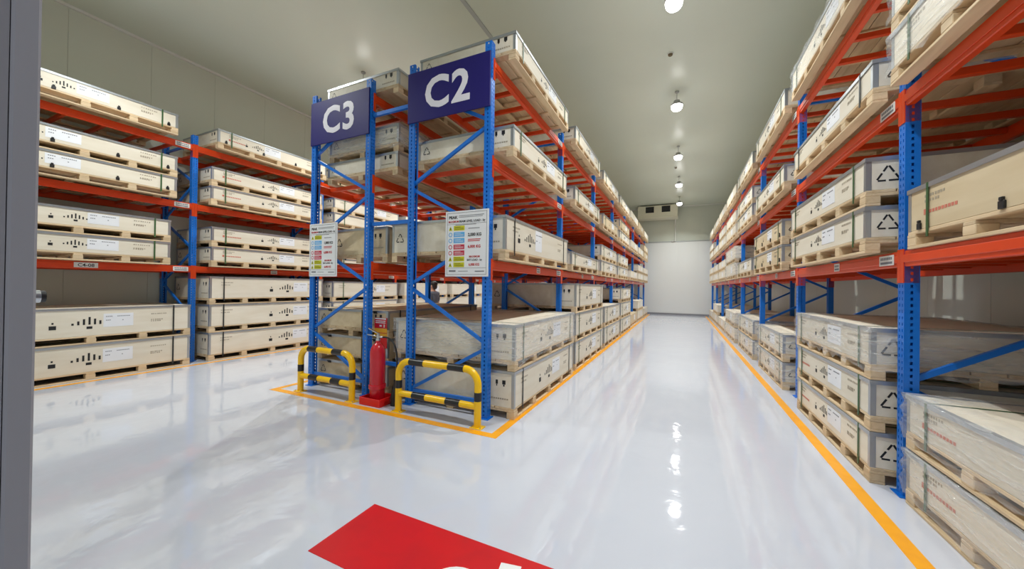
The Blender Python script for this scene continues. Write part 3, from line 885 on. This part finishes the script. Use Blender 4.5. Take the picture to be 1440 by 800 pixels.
obj('notice_bottom', MB().box(-.05, .12, 0, .004, .08, .23).mesh('notice_bottom', 'tray_red'), nt_)
b = MB(); b.box(-.11, .10, -.0012, 0, .495, .515)
for z in (.465, .44): b.box(-.10, .09, -.0012, 0, z, z + .012)
b.box(-.02, .02, -.0012, 0, .39, .415); b.box(.06, .075, -.0012, 0, .38, .425)
obj('notice_print', b.mesh('notice_print', 'paint_white'), nt_)
b = MB(); b.box(-.12, .12, -.0012, 0, .295, .305); b.box(-.12, .12, -.0012, 0, .365, .372)
obj('notice_print', b.mesh('notice_print', 'ink_red'), nt_)

# ------------------------------------------------------------------ ceiling fittings
def lamp(x, y, label, group):
    out = '_offscreen' if y < 3 else ''          # the lamp of each row that hangs above the frame
    t = thing('high_bay_lamp' + out, label, 'lamp', (x, y, 6.26), 0, group)
    obj('diffuser', MB().lathe([(.05, -.096), (.10, -.084), (.125, -.05), (.135, 0), (.135, .02)], 0, 0, 20).mesh('diffuser', 'lamp_glow', True), t)
    ld = bpy.data.lights.new('lamp_light' + out, 'AREA'); ld.shape = 'DISK'; ld.size = .09; ld.energy = LAMP_WATTS
    ld.spread = math.radians(138); ld.color = (0.965, 1.0, 0.99)
    obj('lamp_light' + out, ld, t, (0, 0, -.099))
    obj('heat_sink', MB().lathe([(.138, .022), (.142, .03), (.142, .06), (.08, .075), (.075, .15), (.04, .16)], 0, 0, 20).mesh('heat_sink', 'lamp_body', True), t)
    obj('rod', MB().tube([(0, 0, .155), (0, 0, .36)], .008, 8).mesh('rod', 'lamp_body', True), t)
    obj('ceiling_rose', MB().lathe([(.05, .36), (.05, .3895)], 0, 0, 14).mesh('ceiling_rose', 'lamp_body', True), t)
LN = ('first lamp from doorway', 'second lamp from doorway', 'third lamp from doorway', 'fourth lamp from doorway', 'second lamp from end wall', 'last lamp by end wall')
for i, y in enumerate((2.6, 6.4, 10.1, 14.0, 17.8, 21.7)):
    lamp(-.16, y, 'round white high-bay lamp over C2 aisle, ' + LN[i], 'lamps over the C2 aisle')
    lamp(-6.9, y - .2, 'round white high-bay lamp between C3 and C4, ' + LN[i], 'lamps over the C3 aisle')
for y, lab in ((8.4, 'small brown smoke detector on ceiling between the first lamps'), (16.4, 'small brown smoke detector on ceiling between the distant lamps')):
    t = thing('smoke_detector', lab, 'smoke detector', (-.27, y, H_CEIL))
    obj('base', MB().lathe([(.06, -.02), (.06, 0)], 0, 0, 18).mesh('base', 'trim_pale', True), t)
    obj('head', MB().lathe([(.025, -.06), (.045, -.045), (.05, -.02)], 0, 0, 18).mesh('head', 'detector_brown', True), t)

# evaporator under the ceiling at the end wall
ac = thing('cooling_unit', 'cream ceiling cooling unit with two dark fan openings on end wall', 'air conditioner', (-1.37, 23.2, 5.90))
obj('casing', MB().cbox(-1.11, 1.11, 0, 1.0, 0, .68, .02).mesh('casing', 'ac_cream'), ac)
obj('drip_tray', MB().cbox(-1.13, 1.13, -.02, 1.02, -.06, 0, .01).mesh('drip_tray', 'ac_cream'), ac)
for x in (-.42, .48):
    g = obj('fan_grille', MB().cbox(-.26, .26, -.03, 0, .22, .64, .008).mesh('fan_grille', 'ac_cream'), ac, (x, 0, 0))
    obj('opening_shade', MB().box(-.235, .235, -.034, -.03, .25, .61).mesh('opening_shade', 'ac_inner_shade'), g)  # flat plate, shade inside the fan opening painted as near-black colour
    for q in range(2): obj('louvre', MB().bar((-.225, -.036, .37 + q * .10), (.225, -.036, .37 + q * .10), .010, .006).mesh('louvre', 'jamb_dark'), g)
obj('hanger', MB().box(-1.0, -.96, .1, .14, .68, .75).box(.96, 1.0, .1, .14, .68, .75).box(-1.0, -.96, .8, .84, .68, .75).box(.96, 1.0, .8, .84, .68, .75).mesh('hanger', 'galvanised'), ac)
obj('drain_pipe', MB().tube([(.98, .9, -.05), (.98, .95, -.3), (.98, 1.0, -1.38), (.80, 1.0, -1.38)], .035, 10).mesh('drain_pipe', 'trim_pale', True), ac)

# ------------------------------------------------------------------ the person standing in the C3 aisle
def skin_mesh(name, m, verts, edges, radii, parent, sub=2, root=0):
    me = bpy.data.meshes.new(name); me.from_pydata(verts, edges, [])
    o = bpy.data.objects.new(name, me); COL.objects.link(o)
    md = o.modifiers.new('skin', 'SKIN'); md.use_smooth_shade = True
    sv = me.skin_vertices[0].data if me.skin_vertices else None
    if sv is None:
        bm = bmesh.new(); bm.from_mesh(me); bm.verts.layers.skin.verify(); bm.to_mesh(me); bm.free(); sv = me.skin_vertices[0].data
    for i, r in enumerate(radii):
        sv[i].radius = r if isinstance(r, tuple) else (r, r); sv[i].use_root = (i == root)
    ss = o.modifiers.new('sub', 'SUBSURF'); ss.levels = sub; ss.render_levels = sub
    bpy.context.view_layer.update()
    dg = bpy.context.evaluated_depsgraph_get()
    me2 = bpy.data.meshes.new_from_object(o.evaluated_get(dg)); me2.name = name
    bpy.data.objects.remove(o); bpy.data.meshes.remove(me)
    me2.materials.clear(); me2.materials.append(MATS[m])
    for p in me2.polygons: p.use_smooth = True
    return obj(name, me2, parent)
pe = thing('person', 'person in grey shirt standing in aisle behind the C3 rack crates', 'person', (-6.28, 8.17, 0), math.radians(274))
# local: facing -y
V = [(0, 0, .92), (0, .01, 1.12), (0, .02, 1.30), (0, .01, 1.40), (0, -.005, 1.47), (0, -.02, 1.545), (0, -.015, 1.62),
     (.10, 0, .90), (.11, -.01, .50), (.11, .02, .10), (.11, -.10, .04),
     (-.10, 0, .90), (-.11, -.01, .50), (-.11, .02, .10), (-.11, -.10, .04),
     (.17, .02, 1.37), (.21, .03, 1.10), (.21, -.12, .90), (.20, -.20, .86),
     (-.17, .02, 1.37), (-.21, .03, 1.10), (-.21, -.12, .90), (-.20, -.20, .86)]
E_ = [(0, 1), (1, 2), (2, 3), (3, 4), (4, 5), (5, 6), (0, 7), (7, 8), (8, 9), (9, 10), (0, 11), (11, 12), (12, 13), (13, 14),
      (3, 15), (15, 16), (16, 17), (17, 18), (3, 19), (19, 20), (20, 21), (21, 22)]
Rr = [(.14, .10), (.13, .10), (.15, .11), (.09, .08), .052, (.072, .085), (.070, .085),
      .085, .060, .042, .035, .085, .060, .042, .035, .058, .046, .036, .032, .058, .046, .036, .032]
# fingers
for s_, wi in ((1, 18), (-1, 22)):
    for j, (dx, ln) in enumerate(((-.028, .068), (-.009, .08), (.010, .074), (.028, .058))):
        a = len(V); bx_ = V[wi][0] + dx
        V += [(bx_, V[wi][1] - .045, V[wi][2] - .03), (bx_, V[wi][1] - .045 - ln * .5, V[wi][2] - .05), (bx_, V[wi][1] - .045 - ln * .8, V[wi][2] - .09)]
        E_ += [(wi, a), (a, a + 1), (a + 1, a + 2)]; Rr += [.010, .009, .008]
    a = len(V)
    V += [(V[wi][0] - s_ * .045, V[wi][1] - .02, V[wi][2] - .01), (V[wi][0] - s_ * .06, V[wi][1] - .06, V[wi][2] - .03)]
    E_ += [(wi, a), (a, a + 1)]; Rr += [.012, .010]
skin_mesh('body', 'skin', V, E_, Rr, pe)
skin_mesh('shirt', 'shirt', [(0, .0, .90), (0, .01, 1.12), (0, .02, 1.30), (0, .01, 1.41), (0, .0, 1.445), (.17, .02, 1.37), (.212, .03, 1.13), (-.17, .02, 1.37), (-.212, .03, 1.13)],
          [(0, 1), (1, 2), (2, 3), (3, 4), (3, 5), (5, 6), (3, 7), (7, 8)], [(.165, .125), (.155, .125), (.175, .135), (.11, .10), .066, .078, .066, .078, .066], pe)
skin_mesh('trousers', 'trousers', [(0, 0, .94), (.10, 0, .88), (.11, -.01, .50), (.11, .02, .09), (-.10, 0, .88), (-.11, -.01, .50), (-.11, .02, .09)],
          [(0, 1), (1, 2), (2, 3), (0, 4), (4, 5), (5, 6)], [(.155, .12), .105, .078, .065, .105, .078, .065], pe)
for s_ in (-1, 1):
    obj('shoe', MB().cbox(-.05, .05, -.20, .09, 0, .085, .02).mesh('shoe', 'shoe'), pe, (s_ * .11, 0, 0))
def ell(name, m, c, r, parent, seg=16, zmin=None):
    bm = bmesh.new(); bmesh.ops.create_uvsphere(bm, u_segments=seg, v_segments=10, radius=1)
    for v_ in bm.verts: v_.co = Vector((v_.co.x * r[0], v_.co.y * r[1], v_.co.z * r[2])) + Vector(c)
    me = bpy.data.meshes.new(name); bm.to_mesh(me); bm.free(); me.materials.append(MATS[m])
    for p in me.polygons: p.use_smooth = True
    return obj(name, me, parent)
ell('hair', 'hair', (0, .035, 1.645), (.098, .098, .085), pe)
ell('hair', 'hair', (0, .062, 1.57), (.085, .055, .085), pe)
ell('nose', 'skin', (0, -.112, 1.575), (.014, .022, .022), pe, 10)
ell('mouth', 'ink_faint_red', (0, -.098, 1.535), (.024, .010, .007), pe, 10)
for s_ in (-1, 1):
    ell('ear', 'skin', (s_ * .078, .005, 1.58), (.012, .022, .032), pe, 10)
    ell('eye', 'ink', (s_ * .030, -.094, 1.60), (.011, .008, .007), pe, 10)
